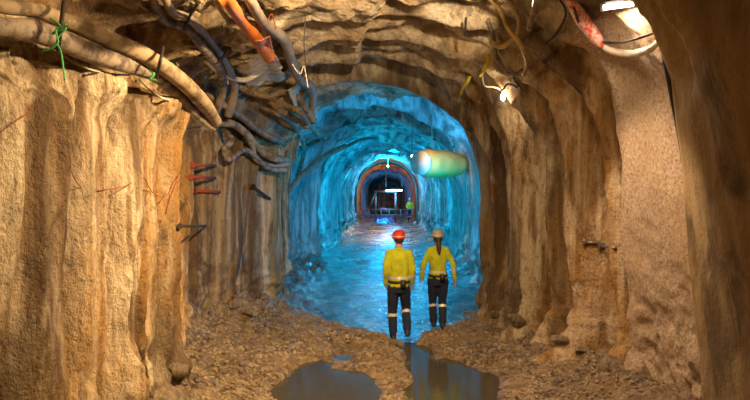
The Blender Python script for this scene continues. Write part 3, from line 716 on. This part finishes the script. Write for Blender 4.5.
# ------------------------------------------------------------------ people
def remesh(mb, voxel, smooth=3):
    me = bpy.data.meshes.new('tmp'); me.from_pydata(mb.v, [], mb.f); o = bpy.data.objects.new('tmp', me); COL.objects.link(o)
    r = o.modifiers.new('r', 'REMESH'); r.mode = 'VOXEL'; r.voxel_size = voxel
    s_ = o.modifiers.new('s', 'SMOOTH'); s_.iterations = smooth; s_.factor = .5
    dg = bpy.context.evaluated_depsgraph_get(); out = bpy.data.meshes.new_from_object(o.evaluated_get(dg))
    bpy.data.objects.remove(o); out.shade_smooth(); return out
def limb(mb, pts, rs, n=14):
    mb.tube(pts, rs, n, 4)
    mb.ball(pts[0], rs[0], n, 8); mb.ball(pts[-1], rs[-1], n, 8)
def trunk(mb, secs, n=24):      # (x, y, z, rx, ry)
    vs = [(x+rx*math.cos(2*math.pi*k/n), y+ry*math.sin(2*math.pi*k/n), z) for x, y, z, rx, ry in secs for k in range(n)]
    fs = [(i*n+k, i*n+(k+1) % n, (i+1)*n+(k+1) % n, (i+1)*n+k) for i in range(len(secs)-1) for k in range(n)]
    fs += [tuple(range(n-1, -1, -1)), tuple((len(secs)-1)*n+k for k in range(n))]
    mb.add(vs, fs)
def shell_of(me, pred, off, name, mat, parent):
    bm = bmesh.new(); bm.from_mesh(me); bm.normal_update()
    dead = [f_ for f_ in bm.faces if not pred(f_.calc_center_median())]; bmesh.ops.delete(bm, geom=dead, context='FACES')
    if not bm.faces: bm.free(); return None
    for v in bm.verts: v.co += v.normal*off
    out = bpy.data.meshes.new(name); bm.to_mesh(out); bm.free(); out.shade_smooth(); return link_mesh(name, out, mat, parent)
def hand(mb, w_, dr, side, s):
    """palm and five curled fingers at wrist w_, pointing along dr; thumb towards +y (forward)"""
    dr = dr.normalized(); fw = Vector((0, 1, 0)); fw = (fw-dr*fw.dot(dr)).normalized(); pn = dr.cross(fw)*side   # palm normal
    if pn.x*side > 0: pn = -pn
    pal = w_+dr*.05*s
    limb(mb, [w_, w_+dr*.045*s], [.026*s, .032*s], 10)
    for k, (o_, ln) in enumerate(((.030, .075), (.010, .085), (-.010, .08), (-.030, .062))):
        a = w_+dr*.075*s+fw*o_*s; mb.tube([w_+dr*.03*s+fw*o_*.7*s, a, a+dr*ln*.45*s+pn*.010*s, a+dr*ln*.75*s+pn*.028*s, a+dr*ln*.9*s+pn*.045*s],
                                        [.014*s, .0115*s, .0105*s, .0095*s, .008*s], 8, 3)
    t0 = w_+dr*.03*s+fw*.028*s
    mb.tube([t0-fw*.01*s, t0+fw*.022*s+dr*.028*s, t0+fw*.030*s+dr*.058*s+pn*.012*s], [.016*s, .012*s, .009*s], 8, 3)
def person(loc, rz, s, pose, label, helmet, hair=False, group=None, woman=False, torch=False, voxel=.011):
    e = empty('person', loc, label, 'person', group, rz)
    V3 = lambda *a: Vector(a)*s
    hipw, shw = (.095, .155) if woman else (.09, .178)
    hipz, chz, shz = .90, 1.25, 1.44
    sh = {q: V3(q*shw, 0, shz) for q in (-1, 1)}
    el, wr = {}, {}
    for q in (-1, 1):
        el[q] = V3(*pose['elbow'][q]); wr[q] = V3(*pose['wrist'][q])
    hp = {q: V3(q*hipw, 0, hipz) for q in (-1, 1)}; kn = {q: V3(*pose['knee'][q]) for q in (-1, 1)}; an = {q: V3(*pose['ankle'][q]) for q in (-1, 1)}
    # body
    b = MB()
    trunk(b, [tuple(v*s for v in t) for t in ((0, 0, .84, .15, .10), (0, 0, .95, .155, .105), (0, 0, 1.08, .135, .10), (0, .0, 1.25, .16, .115), (0, 0, 1.40, .17, .10), (0, 0, 1.47, .10, .08), (0, .005, 1.52, .058, .06), (0, .02, 1.60, .055, .06))])
    b.ball(V3(0, .035, 1.665), (.078*s, .098*s, .118*s), 20, 14)
    limb(b, [V3(0, .05, 1.60), V3(0, .085, 1.575)], [.052*s, .034*s]); b.ball(V3(0, .135, 1.655), (.013*s, .02*s, .022*s), 8, 6)
    for q in (-1, 1): b.ball(V3(q*.078, .03, 1.655), (.012*s, .02*s, .03*s), 8, 6)
    for q in (-1, 1):
        limb(b, [sh[q], (sh[q]+el[q])/2, el[q], (el[q]+wr[q])/2, wr[q]], [.052*s, .046*s, .037*s, .034*s, .024*s]); hand(b, wr[q], wr[q]-el[q], q, s)
        limb(b, [hp[q], (hp[q]+kn[q])/2, kn[q], (kn[q]*.6+an[q]*.4), an[q]], [.085*s, .078*s, .055*s, .055*s, .036*s])
    body = remesh(b, .009); link_mesh('body', body, 'skin', e)
    # face details
    for q in (-1, 1): MB().ball(V3(q*.030, .122, 1.672), (.013*s, .008*s, .008*s), 8, 6).build('eye', 'housing', e)
    MB().tube([V3(-.022, .125, 1.622), V3(0, .131, 1.620), V3(.022, .125, 1.622)], .005*s, 6, 3).build('mouth', 'rust_red', e)
    # jacket
    j = MB()
    secs = [(0, 0, .90, .160, .13), (0, 0, .98, .165, .135), (0, 0, 1.06, .155, .13), (0, 0, 1.2, .168, .14), (0, 0, 1.34, .185, .138), (0, 0, 1.42, .17, .12), (0, 0, 1.475, .12, .09), (0, 0, 1.525, .075, .075)]
    if woman: secs = [(x, y, z, rx*.93, ry*.96) for x, y, z, rx, ry in secs]
    trunk(j, [tuple(v*s for v in t) for t in secs])
    for q in (-1, 1):
        ws = wr[q]+(el[q]-wr[q])*.08
        limb(j, [sh[q]+V3(-q*.02, 0, -.01), sh[q]*.5+el[q]*.5, el[q], (el[q]+ws)/2, ws], [.070*s, .058*s, .052*s, .050*s, .044*s])
    jm = remesh(j, voxel); 
    for v in jm.vertices:
        n_ = float(noise(v.co.x*16, v.co.y*16, v.co.z*11, 3)); v.co += v.normal*n_*.009*s
    jk = link_mesh('jacket', jm, 'hivis', e)
    core = .17*s
    o = shell_of(jm, lambda c_: abs(c_.x) < core+.04*s and 1.03*s < c_.z < 1.07*s, .004, 'waist_band', 'silver', jk)
    for q in (-1, 1):
        m0, m1 = el[q]*.70+wr[q]*.30, el[q]*.54+wr[q]*.46
        axq = (m1-m0).normalized(); L_ = (m1-m0).length
        shell_of(jm, lambda c_: 0 < (c_-m0).dot(axq) < L_ and ((c_-m0)-axq*(c_-m0).dot(axq)).length < .075*s, .004, 'sleeve_band', 'silver', jk)
    # trousers
    t = MB()
    trunk(t, [tuple(v*s for v in q) for q in ((0, 0, .80, .15, .115), (0, 0, .88, .165, .125), (0, 0, .95, .158, .122), (0, 0, 1.0, .15, .115))])
    for q in (-1, 1): limb(t, [hp[q]+V3(0, 0, -.02), (hp[q]+kn[q])/2, kn[q], (kn[q]+an[q])/2, an[q]+(kn[q]-an[q])*.12], [.098*s, .092*s, .075*s, .072*s, .066*s])
    tm = remesh(t, voxel)
    for v in tm.vertices:
        n_ = float(noise(v.co.x*15, v.co.y*15, v.co.z*9, 5)); v.co += v.normal*n_*.008*s
    tr = link_mesh('trousers', tm, 'navy', e)
    for q in (-1, 1):
        m0, m1 = kn[q]*.86+an[q]*.14, kn[q]*.74+an[q]*.26
        axq = (m1-m0).normalized(); L_ = (m1-m0).length
        shell_of(tm, lambda c_: 0 < (c_-m0).dot(axq) < L_ and ((c_-m0)-axq*(c_-m0).dot(axq)).length < .10*s and c_.x*q > -.03*s, .004, 'leg_band', 'silver', tr)
    # boots
    for q in (-1, 1):
        bb = MB(); foot = V3(*pose['toe'][q]); a_ = an[q]
        heel = a_+(a_-foot)*.18; heel.z = a_.z-.045*s
        limb(bb, [a_+(kn[q]-a_)*.28, a_+(kn[q]-a_)*.1, a_-V3(0, 0, .02)], [.062*s, .056*s, .05*s]); limb(bb, [heel, a_*.5+foot*.5-V3(0, 0, .02), foot], [.042*s, .044*s, .036*s])
        bo = link_mesh('boot', remesh(bb, .011), 'boot', e)
    # belt with battery pack
    bl = MB(); n = 32
    for z in (.955, 1.0): pass
    trunk(bl, [tuple(v*s for v in q_) for q_ in ((0, 0, .955, .176, .137), (0, 0, .965, .182, .142), (0, 0, .99, .182, .142), (0, 0, 1.0, .176, .138))], n)
    bt = bl.build('belt', 'blackplastic', e)
    mbx = MB(); mbx.box(V3(.06, -.155, .96), (.09*s, .05*s, .12*s)); mbx.build('battery_pack', 'blackplastic', bt)
    # helmet
    hm = MB(); c_ = V3(0, .03, 1.70); n = 28; vs = []; fs = []
    prof = [(.122, -.018), (.136, -.024), (.138, -.018), (.124, -.006), (.125, .03), (.117, .065), (.094, .095), (.055, .113), (.001, .118)]
    for r_, z_ in prof:
        for k in range(n):
            a_ = 2*math.pi*k/n; br = 1.0
            if r_ > .125 and math.sin(a_) > .4: br = 1+.18*math.sin(a_)
            vs.append(c_+Vector((r_*.86*math.cos(a_)*s, r_*1.06*br*math.sin(a_)*s, z_*s)))
    for i in range(len(prof)-1):
        for k in range(n): fs.append((i*n+k, i*n+(k+1) % n, (i+1)*n+(k+1) % n, (i+1)*n+k))
    hm.add(vs, fs); he = hm.build('helmet', helmet, e)
    rd = MB(); rd.tube([c_+Vector((0, y*s, z*s)) for y, z in ((-.125, .04), (-.09, .096), (0, .118), (.09, .096), (.125, .04))], .010*s, 8, 5); rd.build('ridge', helmet, he)
    hb = MB(); trunk(hb, [(c_.x, c_.y, c_.z+z*s, r_*.88*s, r_*1.08*s) for z, r_ in ((.002, .128), (.005, .131), (.017, .131), (.020, .128))], 28); hb.build('reflective_strip', 'silver', he)
    lm = MB(); lm.bar(c_+V3(0, .125, .035), c_+V3(0, .16, .035), .022*s, 12); lm.build('headlamp', 'blackplastic', he)
    if hair:
        hh = MB(); hh.ball(V3(0, -.005, 1.655), (.090*s, .095*s, .09*s), 18, 12)
        limb(hh, [V3(0, -.07, 1.64), V3(0, -.125, 1.56), V3(.0, -.15, 1.46), V3(.005, -.155, 1.38)], [.05*s, .048*s, .04*s, .02*s])
        link_mesh('hair', remesh(hh, .010), 'hair', e)
    else:
        hh = MB(); hh.ball(V3(0, .0, 1.655), (.083*s, .085*s, .075*s), 18, 12); link_mesh('hair', remesh(hh, .010), 'hair', e)
    return e
xL, yL = (399-HX)/F*9.1, 9.1
pose1 = dict(elbow={-1: (-.215, -.03, 1.17), 1: (.215, -.02, 1.17)}, wrist={-1: (-.21, .10, .93), 1: (.215, .09, .93)},
             knee={-1: (-.105, .05, .50), 1: (.12, .14, .52)}, ankle={-1: (-.095, -.02, .11), 1: (.13, -.14, .20)}, toe={-1: (-.12, .15, .045), 1: (.15, .03, .13)})
person((xL, yL, gz(xL, yL)-.0), 0, 1.0, pose1, 'person in a red helmet and yellow hi-vis jacket walking away, left of the pair', 'helmet_red')
xR, yR = (438-HX)/F*9.5, 9.5
pose2 = dict(elbow={-1: (-.275, -.02, 1.15), 1: (.27, -.03, 1.17)}, wrist={-1: (-.29, .05, .93), 1: (.31, .0, .90)},
             knee={-1: (-.085, .09, .50), 1: (.085, .02, .49)}, ankle={-1: (-.075, .06, .11), 1: (.07, -.14, .12)}, toe={-1: (-.085, .22, .045), 1: (.08, .02, .045)})
pR = person((xR, yR, gz(xR, yR)), 0, .93, pose2, 'person in a pale helmet with dark ponytail and yellow jacket, right of the pair', 'helmet_pale', hair=True, woman=True)
pose3 = dict(elbow={-1: (-.25, .05, 1.17), 1: (.25, .05, 1.17)}, wrist={-1: (-.2, .2, 1.05), 1: (.2, .22, 1.05)},
             knee={-1: (-.10, .02, .50), 1: (.10, .02, .50)}, ankle={-1: (-.11, 0, .11), 1: (.11, 0, .11)}, toe={-1: (-.12, .16, .045), 1: (.12, .16, .045)})
xF = (410-HX)/F*42.4
person((xF, 42.4, gz(xF, 42.4)), math.pi, 1.0, pose3, 'distant person in a yellow hi-vis jacket standing in the far opening', 'helmet_pale')
